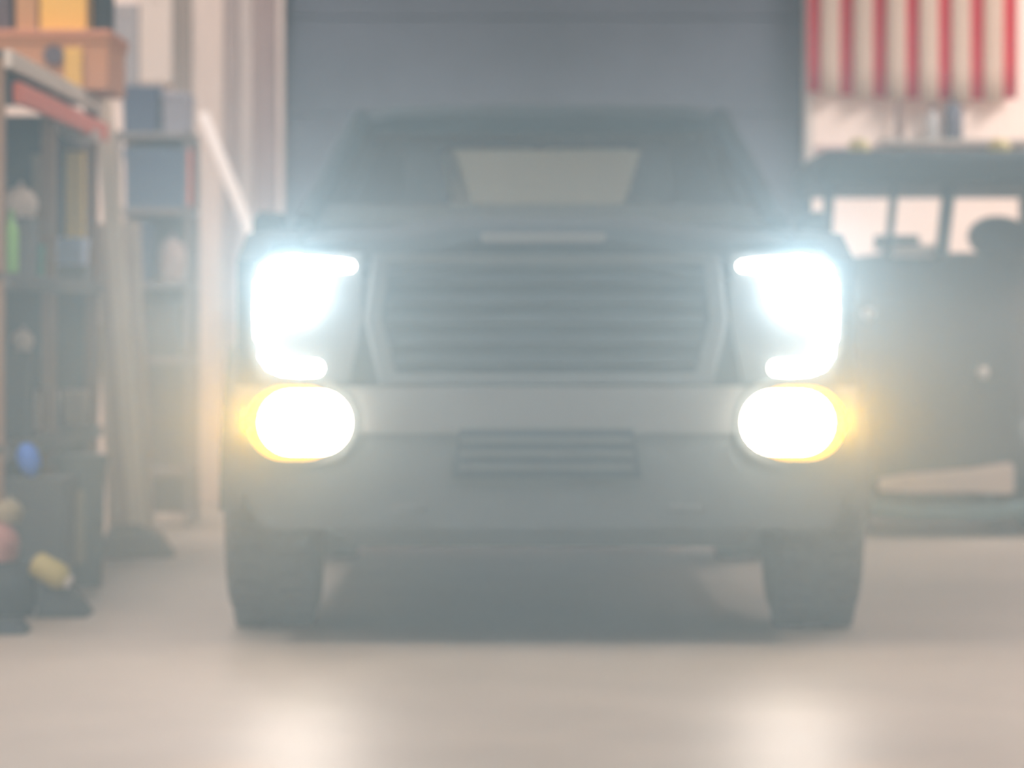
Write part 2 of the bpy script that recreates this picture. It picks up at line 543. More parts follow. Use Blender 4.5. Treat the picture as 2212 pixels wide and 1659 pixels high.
# interior
bm = new(); prism(bm, [(2.0, 1.2), (2.02, 1.48), (2.18, 1.553), (2.38, 1.55), (2.5, 1.42), (2.48, 1.2)], 'x', -0.88, 0.88)
obj('dashboard', bm, M_TRIM, truck)
bm = new(); tube(bm, [(0.38 + 0.18 * math.cos(t), 2.56 - 0.07 * math.sin(t), 1.42 + 0.16 * math.sin(t)) for t in [2 * PI * k / 20 for k in range(20)]], 0.014, 8, True)
sw = obj('steering_wheel', bm, M_TRIM, truck, True)
for s in (-1, 1):
    bm = new()
    box(bm, s * 0.215 - 0.19, s * 0.215 + 0.19, 2.70, 3.12, 0.72, 0.92, 0.04)
    loft(bm, [[(s * 0.215 + a * w2, y + b, z) for a, b in ((-1, -.06), (1, -.06), (1.05, 0), (1, .06), (-1, .06), (-1.05, 0))] for z, w2, y in ((0.9, .19, 3.08), (1.3, .185, 3.14), (1.58, .165, 3.18), (1.63, .12, 3.19))])
    st = obj('front_seat', bm, M_SEAT, truck, True); st['label'] = 'cream seat behind the windshield'
    bm = new()
    loft(bm, [[(s * 0.205 + a * w2, 3.17 + b, z) for a, b in ((-1, -.05), (1, -.05), (1.06, 0), (1, .05), (-1, .05), (-1.06, 0))] for z, w2 in ((1.60, .13), (1.64, .165), (1.79, .19), (1.82, .16))])
    obj('headrest', bm, M_SEAT, st, True)
# pale folding sunshade stood behind the windshield: a thing of its own
bm = new()
prev = []
for k in range(9):
    u = -1 + k / 4
    dy = 0.012 * (k % 2)
    prev.append([(TX + .03 + u * .30, 2.20 + .04 + dy, 1.56), (TX + .03 + u * .38, 2.60 + .04 + dy, 1.79), (TX + .03 + u * .38, 2.606 + .04 + dy, 1.786), (TX + .03 + u * .30, 2.206 + .04 + dy, 1.556)])
loft(bm, prev)
tag(obj('sunshade', bm, mat('shade_cream', (0.20, 0.175, 0.125), .8)), 'pale folding sunshade behind the windshield of the dark grey pickup', 'sunshade')
# mirrors
for s in (-1, 1):
    bm = new()
    mo = ((-.06, -.09), (.05, -.10), (.075, -.03), (.075, .07), (.04, .10), (-.05, .09), (-.07, .03))
    loft(bm, [[(s * (1.07 + a), 2.24, 1.43 + b) for a, b in mo], [(s * (1.07 + a * .85), 2.12, 1.43 + b * .85) for a, b in mo]])
    mr = obj('side_mirror', bm, M_PAINT, truck, True)
    bm = new(); tube(bm, [(s * 0.95, 2.25, 1.42), (s * 1.03, 2.2, 1.42)], 0.03, 8)
    obj('mirror_arm', bm, M_TRIM, mr, True)
# load bed and running gear
for s in (-1, 1):
    bm = new()
    poly = [(4.08, 0.5), (4.08, 1.42), (5.75, 1.42), (5.75, 0.55), (RX + 0.56, 0.55)] + [(RX + 0.56 * math.cos(PI * k / 12), WZ + 0.56 * math.sin(PI * k / 12)) for k in range(1, 12)] + [(RX - 0.56, 0.5)]
    prism(bm, poly, 'x', s * 0.9, s * 1.03)
    obj('bed_side', bm, M_PAINT, truck)
bm = new(); box(bm, -0.9, 0.9, 4.08, 5.72, 0.82, 0.88)
obj('bed_floor', bm, M_TRIM, truck)
bm = new(); box(bm, -0.9, 0.9, 5.70, 5.76, 0.82, 1.42, 0.01)
obj('tailgate', bm, M_PAINT, truck)
bm = new()
for s in (-1, 1):
    box(bm, s * 0.45 - 0.05, s * 0.45 + 0.05, 0.3, 5.6, 0.50, 0.66)
box(bm, -0.5, 0.5, 0.5, 2.2, 0.48, 0.9, 0.05)
obj('chassis', bm, M_TRIM, truck)
for cy in (AX, RX):
    bm = new(); tube(bm, [(-0.9, cy, WZ), (0.9, cy, WZ)], 0.06, 10); ellipsoid(bm, (0.1, cy, WZ), (0.16, 0.17, 0.15))
    obj('axle', bm, M_TRIM, truck, True)


def spot(name, loc, target, power, angle, blend, color, rad, parent=truck):
    l = bpy.data.lights.new(name, 'SPOT')
    l.energy, l.spot_size, l.spot_blend, l.color, l.shadow_soft_size = power, angle, blend, color, rad
    o = bpy.data.objects.new(name, l)
    o.location = loc
    o.rotation_euler = (Vector(target) - Vector(loc)).to_track_quat('-Z', 'Y').to_euler()
    COL.objects.link(o); o.parent = parent
    return o


for s in (-1, 1):
    # lit beams: straight ahead from the headlamp lens, down to the floor, and the amber lamp's glow
    spot('headlamp_beam', (s * 0.845, -0.10, 1.22), (s * 0.845, -9, 2.0), 150, 0.85, 1.0, (0.90, 0.96, 1.0), 0.05)
    spot('low_beam', (s * 0.845, -0.12, 1.10), (s * 0.60, -2.30, 0.0), 5.0, 0.28, 1.0, (0.95, 0.97, 1.0), 0.06)
    spot('fog_beam', (s * 0.80, -0.17, 0.757), (s * 0.75, -9, 2.4), 26, 0.8, 1.0, (1.0, 0.94, 0.80), 0.05)
    spot('amber_beam', (s * 0.955, -0.13, 0.757), (s * 1.4, -6, 1.9), 130, 0.95, 1.0, (1.0, 0.40, 0.0), 0.03)

# ------------------------------------------------------------------ striped flag on the cream wall
fx0, fx1, fz0, fz1, fy = 1.745, 3.005, 2.445, 4.4, BACK - 0.12
bm = new()
NS = 13
grid = []
nz = 10
for j in range(nz + 1):
    z01 = j / nz
    row = []
    for i in range(NS * 4 + 1):
        u = i / (NS * 4)
        ph = u * NS * PI
        zb = fz0 - 0.05 * math.sin(u * 2.2) + 0.012 * math.sin(ph)
        row.append(bm.verts.new((fx0 + (fx1 - fx0) * u + 0.012 * math.sin(ph + 1.0), fy + 0.03 * math.sin(ph + 0.4) * (1.1 - 0.4 * z01) + 0.02 * math.sin(u * 9 + z01 * 2), zb + (fz1 - zb) * z01)))
    grid.append(row)
for j in range(nz):
    for i in range(NS * 4):
        f = bm.faces.new((grid[j][i], grid[j][i + 1], grid[j + 1][i + 1], grid[j + 1][i]))
        f.material_index = (i // 4) % 2
for f in bm.faces:
    f.smooth = True
bmesh.ops.solidify(bm, geom=bm.faces[:], thickness=0.004)
flag = obj('striped_flag', bm, (mat('flag_red', (0.82, 0.05, 0.07), 0.8), mat('flag_cream', (0.86, 0.72, 0.58), 0.8)))
tag(flag, 'red and cream striped flag hanging on the cream wall', 'flag')
bm = new(); tube(bm, [(fx0 - 0.05, fy, fz1), (fx1 + 0.05, fy, fz1)], 0.015, 8); box(bm, fx0 - .02, fx0, fy, BACK, fz1 - .01, fz1 + .01); box(bm, fx1, fx1 + .02, fy, BACK, fz1 - .01, fz1 + .01)
obj('hanging_rod', bm, M_CHROME, flag, True)

# shelf on the wall with a few small things on it
bm = new(); box(bm, 2.18, 3.6, BACK - 0.2, BACK - 0.02, 2.135, 2.165, 0.004)
for x in (2.35, 2.9, 3.45):
    prism(bm, [(BACK - 0.18, 2.137), (BACK - 0.02, 2.137), (BACK - 0.02, 2.0)], 'x', x - 0.01, x + 0.01)
tag(obj('wall_shelf', bm, mat('shelf_grey', (0.36, 0.33, 0.29), 0.6)), 'narrow grey wall shelf under the striped flag', 'shelf')


def bottle(name, label, cat, loc, r, h, m, mcap, group=None, cap='cap'):
    bm = new()
    lathe(bm, [(r * .92, 0), (r, h * .03), (r, h * .66), (r * .75, h * .76), (r * .38, h * .84), (r * .38, h * .9)], 16)
    t = obj(name, bm, m, None, True, loc)
    tag(t, label, cat, group)
    bm = new(); lathe(bm, [(r * .46, h * .88), (r * .46, h * .99), (r * .40, h)], 14)
    obj(cap, bm, mcap, t, True)
    return t


bottle('spray_bottle', 'slim brown bottle on the grey wall shelf', 'bottle', (2.30, BACK - 0.11, 2.165), 0.026, 0.27, mat('brown_glass', (0.20, 0.12, 0.09), 0.4), M_DARK)
bottle('spray_bottle', 'pale grey bottle on the grey wall shelf between brown and dark ones', 'bottle', (2.495, BACK - 0.11, 2.165), 0.04, 0.20, mat('grey_plastic', (0.40, 0.39, 0.38), 0.5), M_DARK)
bottle('spray_bottle', 'tall dark slate bottle on the grey wall shelf', 'bottle', (2.62, BACK - 0.11, 2.165), 0.055, 0.27, mat('slate_plastic', (0.10, 0.10, 0.13), 0.5), M_DARK)

# ------------------------------------------------------------------ utility cart parked beside the door
M_CB = mat('cart_grey', (0.04, 0.048, 0.048), 0.6)
M_CR = mat('cart_roof', (0.028, 0.042, 0.048), 0.9)
M_CP = mat('cart_pale', (0.60, 0.51, 0.43), 0.6)
cart = thing('utility_cart', 'grey utility cart with a dark roof parked below the striped flag', 'cart', (2.22, 6.2, 0))
bm = new()
rr = []
for yy, z0, z1, hw in ((-0.05, 1.80, 1.90, 0.60), (0.0, 1.79, 1.945, 0.67), (0.3, 1.79, 1.975, 0.68), (1.3, 1.78, 1.975, 0.68), (1.65, 1.77, 1.94, 0.67), (1.7, 1.78, 1.90, 0.62)):
    rr.append([(-hw, yy, z0), (-hw, yy, z1 - 0.07), (-hw * 0.88, yy, z1), (hw * 0.88, yy, z1), (hw, yy, z1 - 0.07), (hw, yy, z0)])
loft(bm, rr)
rf = obj('cart_roof', bm, M_CR, cart, True)
for x in (-0.44, 0.28):
    bm = new(); lathe(bm, [(0.055, 1.955), (0.06, 1.98), (0.05, 2.01), (0.03, 2.025)], 14, Matrix.Translation((x, 0.2, 0)))
    l = obj('roof_light', bm, mat('olive_lens', (0.42, 0.34, 0.10), 0.4), rf, True); l['label'] = 'small unlit yellowish lamp'
for s in (-1, 1):
    bm = new(); tube(bm, [(s * 0.58, 0.52, 1.38), (s * 0.60, 0.12, 1.82)], 0.028, 8); obj('roof_post', bm, M_CR, cart, True)
    bm = new(); tube(bm, [(s * 0.58, 1.45, 0.7), (s * 0.60, 1.55, 1.80)], 0.03, 8); obj('roof_post', bm, M_CR, cart, True)
bm = new(); tube(bm, [(-0.26, 0.55, 1.40), (-0.26, 0.14, 1.82)], 0.022, 8); obj('windshield_post', bm, M_CR, cart, True)
bm = new(); tube(bm, [(0.02, 0.55, 1.40), (0.02, 0.14, 1.82)], 0.036, 8); obj('windshield_post', bm, M_CR, cart, True)
bm = new()
rr = []
for yy, z0, z1, hw in ((0.0, 0.30, 0.85, 0.30), (0.03, 0.24, 1.05, 0.36), (0.15, 0.22, 1.25, 0.38), (0.45, 0.22, 1.41, 0.56), (0.62, 0.22, 1.45, 0.60)):
    rr.append([(-hw * .9, yy, z0), (-hw, yy, z0 + .1), (-hw, yy, z1 - .14), (-hw * .86, yy, z1 - .03), (-hw * .4, yy, z1), (hw * .4, yy, z1), (hw * .86, yy, z1 - .03), (hw, yy, z1 - .14), (hw, yy, z0 + .1), (hw * .9, yy, z0)])
loft(bm, rr)
obj('front_body', bm, M_CB, cart, True)
bm = new(); box(bm, -0.60, 0.60, 0.5, 1.75, 0.10, 0.50, 0.03); box(bm, -0.6, 0.6, 1.05, 1.75, 0.5, 0.78, 0.03)
obj('cart_floor', bm, M_CB, cart)
for s in (-1, 1):
    bm = new()
    ts = [PI * k / 10 for k in range(11)]
    loft(bm, [[(s * 0.36, 0.33 + .34 * math.cos(t), .28 + .36 * math.sin(t)), (s * 0.62, 0.33 + .34 * math.cos(t), .28 + .36 * math.sin(t)),
               (s * 0.62, 0.33 + .31 * math.cos(t), .28 + .32 * math.sin(t)), (s * 0.36, 0.33 + .31 * math.cos(t), .28 + .32 * math.sin(t))] for t in ts])
    obj('mudguard', bm, M_CB, cart, True)
    for cy in (0.33, 1.5):
        bm = new()
        lathe(bm, [(0.12, -.10), (0.22, -.115), (0.27, -.09), (0.28, 0), (0.27, .09), (0.22, .115), (0.12, .10)], 28, Matrix.Rotation(PI / 2, 4, 'Y'))
        w_ = obj('wheel', bm, M_TYRE, cart, True, loc=(s * 0.49, cy, 0.28))
        bm = new(); lathe(bm, [(0.13, 0.06), (0.14, 0.105), (0.05, 0.12)], 18, Matrix.Rotation(s * PI / 2, 4, 'Y'))
        obj('wheel_hub', bm, M_RIM, w_, True)
bm = new()  # cream reflection low on the cart, modelled as a pale board
loft(bm, [[(x, -0.06 + 0.10 * abs(x) ** 2, z0), (x, -0.06 + 0.10 * abs(x) ** 2, z1), (x, 0.02, z1), (x, 0.02, z0)] for x, z0, z1 in ((-0.36, .235, .29), (-0.2, .225, .32), (0.1, .225, .345), (0.30, .215, .375), (0.32, .23, .36))])
l = obj('reflection_board', bm, M_CP, cart); l['label'] = 'pale board standing for a cream reflection'
bm = new(); tube(bm, [(-0.40, -0.03, 0.14), (-0.2, -0.07, 0.12), (0.2, -0.07, 0.12), (0.42, -0.03, 0.14)], 0.045, 8)
for x in (-0.2, 0.2):
    tube(bm, [(x, -0.04, 0.12), (x, 0.2, 0.26)], 0.02, 6)
obj('bump_tube', bm, mat('teal_dark', (0.06, 0.13, 0.14), 0.5), cart, True)
bm = new(); prism(bm, [(0.5, 1.38), (0.55, 1.49), (0.9, 1.47), (0.95, 1.3)], 'x', -0.27, 0.06)
l = obj('dash_tray', bm, M_CP, cart); l['label'] = 'pale tray under the windshield'
bm = new(); box(bm, -0.28, -0.04, 0.98, 1.04, 1.47, 1.55, 0.01)
obj('tray_divider', bm, M_CR, cart)
bm = new(); tube(bm, [(0.36 + 0.15 * math.cos(t), 0.78 + 0.10 * math.sin(t), 1.53 + 0.10 * math.sin(t)) for t in [2 * PI * k / 18 for k in range(18)]], 0.022, 8, True)
tube(bm, [(0.36, 0.60, 1.36), (0.36, 0.78, 1.53)], 0.03, 8)
lathe(bm, [(0.13, -0.02), (0.13, 0.02)], 16, Matrix.Translation((0.36, 0.78, 1.53)) @ Matrix.Rotation(PI / 4, 4, 'X'))
obj('steering_wheel', bm, M_DARK, cart, True)
for s in (-1, 1):
    bm = new(); box(bm, s * 0.3 - 0.25, s * 0.3 + 0.25, 1.05, 1.45, 0.78, 0.90, 0.03); box(bm, s * 0.3 - 0.24, s * 0.3 + 0.24, 1.42, 1.52, 0.88, 1.36, 0.03)
    obj('cart_seat', bm, M_CP, cart)
for x, z in ((-0.40, 1.13), (0.17, 0.83), (-0.11, 1.02)):  # bright chrome discs that stand for glints off bolts
    bm = new(); lathe(bm, [(0.03, 0), (0.03, 0.02), (0.02, 0.03)], 12, Matrix.Translation((x, 0.12 if z > 1 else 0.02, z)) @ Matrix.Rotation(PI / 2, 4, 'X'))
    obj('glint_disc', bm, M_CHROME, cart, True)

# ------------------------------------------------------------------ storage rack along the other side, receding from the camera
M_RP = mat('rack_post', (0.30, 0.17, 0.09), 0.6)
M_PALE = mat('rack_pale', (0.78, 0.68, 0.57), 0.6)
M_RED = mat('rack_red', (0.90, 0.20, 0.10), 0.5)
M_SHELF = mat('rack_shelf', (0.13, 0.12, 0.105), 0.7, noise=0.1)
M_BACKP = mat('rack_back', (0.075, 0.09, 0.09), 0.8, noise=0.25, scale=4)
RX0, RX1, RY0, RY1 = -2.75, -1.93, 1.62, 4.75
rack = thing('storage_rack', 'long storage rack with red and pale beams, full of clutter', 'rack', (0, 0, 0))
for x in (RX0 + .03, RX1 - .03):
    for y in (RY0 + .03, (RY0 + RY1) / 2, RY1 - .03):
        bm = new(); box(bm, x - .03, x + .03, y - .03, y + .03, 0, 2.10, 0.004); obj('rack_post', bm, M_RP, rack)
for z in (0.18, 0.62, 1.28, 2.125):
    bm = new(); box(bm, RX0, RX1 - .005, RY0, RY1, z - 0.03, z); obj('rack_shelf', bm, M_SHELF, rack)
bm = new(); box(bm, RX1, RX1 + 0.03, RY0, RY1, 2.055, 2.125, 0.005)
l = obj('rack_beam', bm, M_PALE, rack); l['label'] = 'pale upper beam'
bm = new(); box(bm, RX1, RX1 + 0.035, 1.85, RY1 + .1, 1.935, 2.02, 0.01)
l = obj('rack_beam', bm, M_RED, rack); l['label'] = 'orange red beam'
for z in (0.585, 1.245):
    bm = new(); box(bm, RX1, RX1 + 0.02, RY0, RY1, z - .03, z + .02, 0.004)
    obj('rack_beam', bm, M_SHELF, rack)
bm = new(); box(bm, RX0 - .02, RX0, RY0, RY1, 0.1, 2.08); box(bm, RX0, RX1 - .05, RY1 - .02, RY1, 0.1, 2.05)
obj('rack_back', bm, M_BACKP, rack)


def crate(name, label, cat, x0, x1, y0, y1, z0, h, m, lid=None, taper=0.92, group=None):
    """open-topped bin with a rim; optional lid part"""
    bm = new()
    cx, cy, hx, hy = (x0 + x1) / 2, (y0 + y1) / 2, (x1 - x0) / 2, (y1 - y0) / 2
    def ring(s, z, o=0.0):
        return [(-hx * s - o, -hy * s - o, z), (hx * s + o, -hy * s - o, z), (hx * s + o, hy * s + o, z), (-hx * s - o, hy * s + o, z)]
    e = min(hx, hy) * .10
    loft(bm, [ring(taper, 0), ring(0.97, h * .86), ring(1, h * .86), ring(1, h), ring(0.97, h, -e * .5), ring(taper, h * .08, -e)])
    o = obj(name, bm, m, None, False, (cx, cy, z0))
    tag(o, label, cat, group)
    if lid is not None:
        bm = new(); box(bm, -hx * 1.02, hx * 1.02, -hy * 1.02, hy * 1.02, h - .012, h + .02, .006)
        obj('lid', bm, lid, o)
    return o


def sack(name, label, cat, c, r, m, rot=0.0):
    """a slumped soft bag with a gathered top"""
    bm = new()
    for v in ellipsoid(bm, (0, 0, r[2]), r, n=18):
        if v.co.z < r[2] * .35:
            v.co.z = max(0.0, v.co.z * .3)
            v.co.x *= 1.05; v.co.y *= 1.05
        v.co.x *= 1 + .07 * math.sin(v.co.z * 40 + v.co.y * 30)
        v.co.y *= 1 + .06 * math.cos(v.co.z * 35 + v.co.x * 33)
    o = obj(name, bm, m, None, True, c, (0, 0, rot))
    tag(o, label, cat)
    bm = new(); tube(bm, [(0, 0, r[2] * 1.9), (r[0] * .05, 0, r[2] * 2.12), (r[0] * .16, .0, r[2] * 2.22)], [r[0] * .22, r[0] * .12, r[0] * .2], 8)
    obj('gathered_neck', bm, m, o, True)
    return o


M_ORANGE = mat('crate_orange', (0.60, 0.27, 0.12), 0.6)
M_YEL = mat('bin_yellow', (0.80, 0.46, 0.075), 0.5)
M_BLU = mat('tote_blue', (0.085, 0.12, 0.20), 0.5)
M_GREYB = mat('box_grey', (0.15, 0.155, 0.15), 0.7)
M_TAN = mat('box_tan', (0.80, 0.66, 0.55), 0.75)
M_CREAM = mat('board_cream', (0.66, 0.56, 0.48), 0.7)
M_BLACK = mat('bag_black', (0.035, 0.045, 0.05), 0.8)

# --- on the top shelf of the rack
oc = crate('orange_crate', 'broad orange brown crate on top of the storage rack', 'crate', -2.46, -1.79, 3.96, 4.70, 2.125, 0.245, M_ORANGE, mat('crate_lid', (0.56, 0.22, 0.11), .6), taper=.97)
bm = new(); prism(bm, stadium(-2.04, 2.275, 0.07, 0.09), 'y', 3.95, 3.99)
o = obj('hand_hole', bm, mat('mauve_dark', (0.12, 0.09, 0.10), .7), oc); o.location = -Vector(oc.location)
bm = new(); box(bm, -1.99, -1.91, 3.945, 3.96, 2.135, 2.31, .004)
o = obj('yellow_strap', bm, M_YEL, oc); o.location = -Vector(oc.location)
crate('yellow_bin', 'bright yellow bin standing on the orange crate', 'bin', -2.115, -1.905, 4.05, 4.45, 2.39, 0.40, M_YEL, M_YEL, taper=.98)
bm = new(); lathe(bm, [(.045, 0), (.05, .02), (.05, .26), (.03, .33), (.03, .36)], 14)
tb = obj('dark_bottle', bm, M_BLACK, None, True, (-1.845, 4.2, 2.39)); tag(tb, 'dark bottle standing beside the yellow bin on the crate', 'bottle')
crate('cardboard_box', 'brown box standing against the yellow bin on the crate', 'box', -2.225, -2.125, 4.05, 4.4, 2.39, 0.36, mat('card_brown', (0.50, 0.27, 0.12), .8))
crate('cardboard_box', 'dark mauve box at the end of the orange crate', 'box', -2.43, -2.24, 4.05, 4.4, 2.39, 0.34, mat('mauve_box', (0.10, 0.075, 0.08), .8))

# --- on the middle and lower shelves (front edge follows the rack)
def shelf_d(px):
    return FPX * 2.02 / (1106.0 - px)


def on_shelf(fn, name, label, cat, px0, px1, py_top, z, depth, m, **k):
    d = shelf_d((px0 + px1) / 2)
    x0, x1 = (px0 - 1106) * d / FPX, (px1 - 1106) * d / FPX
    h = CAM_Z - (py_top - HOR) * d / FPX - z
    return fn(name, label, cat, x0, x1, CAM_Y + d, CAM_Y + d + depth, z, h, m, **k)


on_shelf(crate, 'storage_box', 'dark box under the cream sack on the middle shelf', 'box', -6, 62, 470, 1.28, .30, M_GREYB)
d = shelf_d(30)
sack('cream_sack', 'cream cloth sack on a dark box on the middle shelf', 'sack', ((32 - 1106) * d / FPX, CAM_Y + d + .14, at(0, 470, d).z), (.075, .10, .065), M_TAN)
bottle('green_bottle', 'bright green bottle on the middle shelf of the rack', 'bottle', ((28 - 1106) * 13.85 / FPX, 1.80, 1.28), .030, .24, mat('green_bottle', (0.22, 0.50, 0.10), .4), mat('cap_green', (0.16, .34, .1), .5))
on_shelf(crate, 'teal_tub', 'teal tub on the middle shelf of the rack', 'tub', 42, 92, 528, 1.28, .28, mat('tub_teal', (0.05, 0.34, 0.22), .5))
on_shelf(crate, 'grey_crate', 'grey crate under the light blue box on the middle shelf', 'crate', 106, 182, 572, 1.28, .35, M_GREYB)
d = shelf_d(146)
zt = at(0, 572, d).z
crate('light_blue_box', 'light blue box on the grey crate on the middle shelf', 'box', (112 - 1106) * d / FPX, (178 - 1106) * d / FPX, CAM_Y + d + .02, CAM_Y + d + .26, zt, .105, mat('box_lightblue', (0.50, 0.62, 0.85), .5), mat('box_lightblue', (0.50, 0.62, 0.85)))
# yellow upright lengths of timber stood in the rack
d = 16.55
for (pa, pb, ya, z0, lb, mm) in ((140, 181, 312, 1.42, 'thick yellow post standing behind the light blue box', mat('post_yellow', (0.95, 0.64, 0.13), .5)),):
    bm = new(); x0, x1 = (pa - 1106) * d / FPX, (pb - 1106) * d / FPX
    box(bm, x0, x1, 0, .07, 0, at(0, ya, d).z - 1.28, .008)
    o = obj('yellow_post', bm, mm, None, False, (0, CAM_Y + d, 1.28)); tag(o, lb, 'post')
    bm = new(); box(bm, x0 - .006, x1 + .006, -.006, .076, at(0, ya, d).z - 1.31, at(0, ya, d).z - 1.27, .004)
    obj('post_cap', bm, M_RP, o)
d = 15.1
bm = new(); box(bm, (45 - 1106) * d / FPX, (82 - 1106) * d / FPX, 0, .06, 0, at(0, 325, d).z - 1.28, .008)
tag(obj('brown_board', bm, mat('board_olive', (0.30, 0.22, 0.13), .7, noise=.1), None, False, (0, CAM_Y + d + .34, 1.28)), 'short brown board standing behind the teal tub', 'board')
# hanging pale piece under the red beam
d = 16.2
p = at(165, 282, d)
bm = new(); prism(bm, [(-.09, .035), (-.03, .06), (.10, .0), (.11, -.05), (.02, -.06), (-.06, -.03)], 'y', 0, .03)
o = obj('pale_bracket', bm, M_TAN, rack, False, p)
o['label'] = 'pale bent bracket below the red beam'

on_shelf(crate, 'black_bin', 'black bin at the near end of the lower shelf', 'bin', -8, 56, 770, .62, .3, M_BLACK, lid=M_BLACK)
on_shelf(crate, 'tan_box', 'small tan box next to the black bin on the lower shelf', 'box', 62, 110, 852, .62, .25, M_TAN, lid=M_TAN)
on_shelf(crate, 'tan_box', 'small tan box farther along the lower shelf, near the leaning planks', 'box', 135, 186, 852, .62, .25, M_TAN, lid=M_TAN)
d = shelf_d(80)
crate('grey_crate', 'dark crate stacked on the tan box beside the black bin', 'crate', (64 - 1106) * d / FPX, (108 - 1106) * d / FPX, CAM_Y + d + .03, CAM_Y + d + .22, at(0, 852, d).z + .02, .14, M_BLACK)
d = shelf_d(38)
sack('pale_sack', 'small pale sack sitting on the lid of the black bin', 'sack', ((38 - 1106) * d / FPX, CAM_Y + d + .15, at(0, 770, d).z + .02), (.045, .05, .045), M_TAN)

# --- leaning planks at the end of the rack
def leaning(name, label, cat, a, b, w, t, m, group=None):
    """board from foot a to head b, width w seen from the front"""
    a, b = Vector(a), Vector(b)
    ax = (b - a).normalized()
    u = Vector((1, 0, 0)); u = (u - ax * u.dot(ax)).normalized()
    v = ax.cross(u)
    bm = new()
    L = (b - a).length
    mt = Matrix.Translation(a) @ Matrix((u, v, ax)).transposed().to_4x4()
    box(bm, -w / 2, w / 2, -t / 2, t / 2, 0, L, .006, mtx=mt)
    return tag(obj(name, bm, m), label, cat, group)


leaning('timber_plank', 'wide tan plank leaning at the end of the storage rack', 'plank', (-1.80, 5.0, .01), at(254, 480, 17.05), .215, .035, mat('plank_tan', (0.52, 0.43, 0.33), .7, noise=.08, scale=4, stretch=(5, 5, .5)))
leaning('timber_plank', 'narrow pale plank leaning in front of the wide tan one', 'plank', (-1.745, 4.86, .01), at(218, 165, 16.95), .085, .03, mat('plank_pale', (0.85, 0.73, 0.56), .7, noise=.06, scale=4, stretch=(5, 5, .5)))
leaning('timber_plank', 'thin ochre strip of timber standing beside the wide tan plank', 'plank', (-2.0, 4.84, .01), at(212, 700, 16.9), .05, .03, mat('plank_ochre', (0.50, 0.34, 0.14), .7))
leaning('timber_pole', 'pale pole leaning steeply towards the planked wall behind the truck', 'pole', (-.84, 8.2, .02), at(438, 245, 20.75), .06, .05, mat('pole_pale', (0.88, 0.80, 0.74), .6))
bm = new()
loft(bm, [[(-.17, -.09, 0), (.15, -.10, 0), (.16, .10, 0), (-.16, .10, 0)], [(-.16, -.08, .10), (.08, -.09, .11), (.09, .09, .11), (-.15, .09, .10)], [(-.13, -.06, .15), (-.02, -.06, .15), (-.02, .07, .15), (-.12, .07, .15)]])
tag(obj('wedge_block', bm, mat('block_brown', (0.14, 0.115, 0.09), .8), None, False, (-1.72, 4.62, 0)), 'low dark brown block at the foot of the leaning planks', 'block')

# --- shelf unit beyond the rack with blue totes
M_UNIT = mat('unit_grey', (0.30, 0.27, 0.25), .6)
ux0, ux1, uy0, uy1 = -2.10, -1.70, 7.0, 7.5
unit = thing('shelf_unit', 'small grey shelf unit holding blue totes beside the planked wall', 'shelf', (0, 0, 0))
for x in (ux0 + .015, ux1 - .015):
    for y in (uy0 + .015, uy1 - .015):
        bm = new(); box(bm, x - .015, x + .015, y - .015, y + .015, 0, 2.10); obj('unit_post', bm, M_UNIT, unit)
for z in (.3, .9, 1.30, 1.69, 2.09):
    bm = new(); box(bm, ux0, ux1, uy0, uy1, z - .03, z, .003); obj('unit_shelf', bm, M_UNIT, unit)
bm = new(); box(bm, ux0 + .03, ux1 - .03, uy1 - .012, uy1 - .002, .05, 2.06); obj('unit_back', bm, mat('unit_back', (0.24, 0.225, 0.21), .7), unit)
bm = new(); box(bm, ux1 - .012, ux1 + .004, uy0 - .012, uy0, 1.70, 2.0); l = obj('red_edge', bm, M_RED, unit); l['label'] = 'red strip on the front edge'
crate('blue_tote', 'dark blue tote on the top of the grey shelf unit', 'tote', -2.07, -1.875, 7.03, 7.45, 2.09, .23, M_BLU, M_BLU)
crate('blue_tote', 'broad blue tote on the second shelf of the grey shelf unit', 'tote', -2.06, -1.73, 7.03, 7.45, 1.69, .30, mat('tote_blue_b', (0.10, 0.15, 0.24), .5), mat('tote_blue_b', (0.1, .15, .24)))
crate('lilac_box', 'pale lilac box beside the tote on top of the shelf unit', 'box', -1.86, -1.72, 7.05, 7.45, 2.09, .20, mat('lilac', (0.36, 0.35, 0.40), .6), mat('lilac', (0.36, .35, .4)))
crate('blue_tote', 'slate blue tote on the third shelf of the grey shelf unit', 'tote', -2.06, -1.92, 7.03, 7.45, 1.30, .30, M_BLU, M_BLU)
sack('rose_sack', 'rose beige sack on the third shelf of the grey shelf unit', 'sack', (-1.82, 7.2, 1.30), (.075, .10, .12), mat('sack_rose', (0.52, 0.40, 0.35), .8))
crate('grey_crate', 'grey crate on the fourth shelf of the grey shelf unit', 'crate', -2.05, -1.75, 7.03, 7.45, .90, .28, M_GREYB)
# boards hung against the wall over the unit
M_BG = mat('board_grey', (0.34, 0.32, 0.32), .7)
for (a, b, ya, yb, mm, lb) in ((242, 298, 8, 182, M_BG, 'grey board hung on the wall beside the cream board'), (300, 371, -20, 180, M_CREAM, 'cream board hung on the wall next to the brown plank')):
    d = 21.3
    p0, p1 = at(a, ya, d), at(b, yb, d)
    bm = new(); box(bm, p0.x, p1.x, -.035, .055, p1.z, p0.z, .006)
    o = obj('wall_board', bm, mm, None, False, (0, BACK - .056, 0)); tag(o, lb, 'board')
    bm = new(); lathe(bm, [(.012, 0), (.012, .02), (.006, .026)], 10, Matrix.Translation(((p0.x + p1.x) / 2, -.033, p0.z - .05)) @ Matrix.Rotation(PI / 2, 4, 'X'))
    obj('fixing_screw', bm, M_CHROME, o)

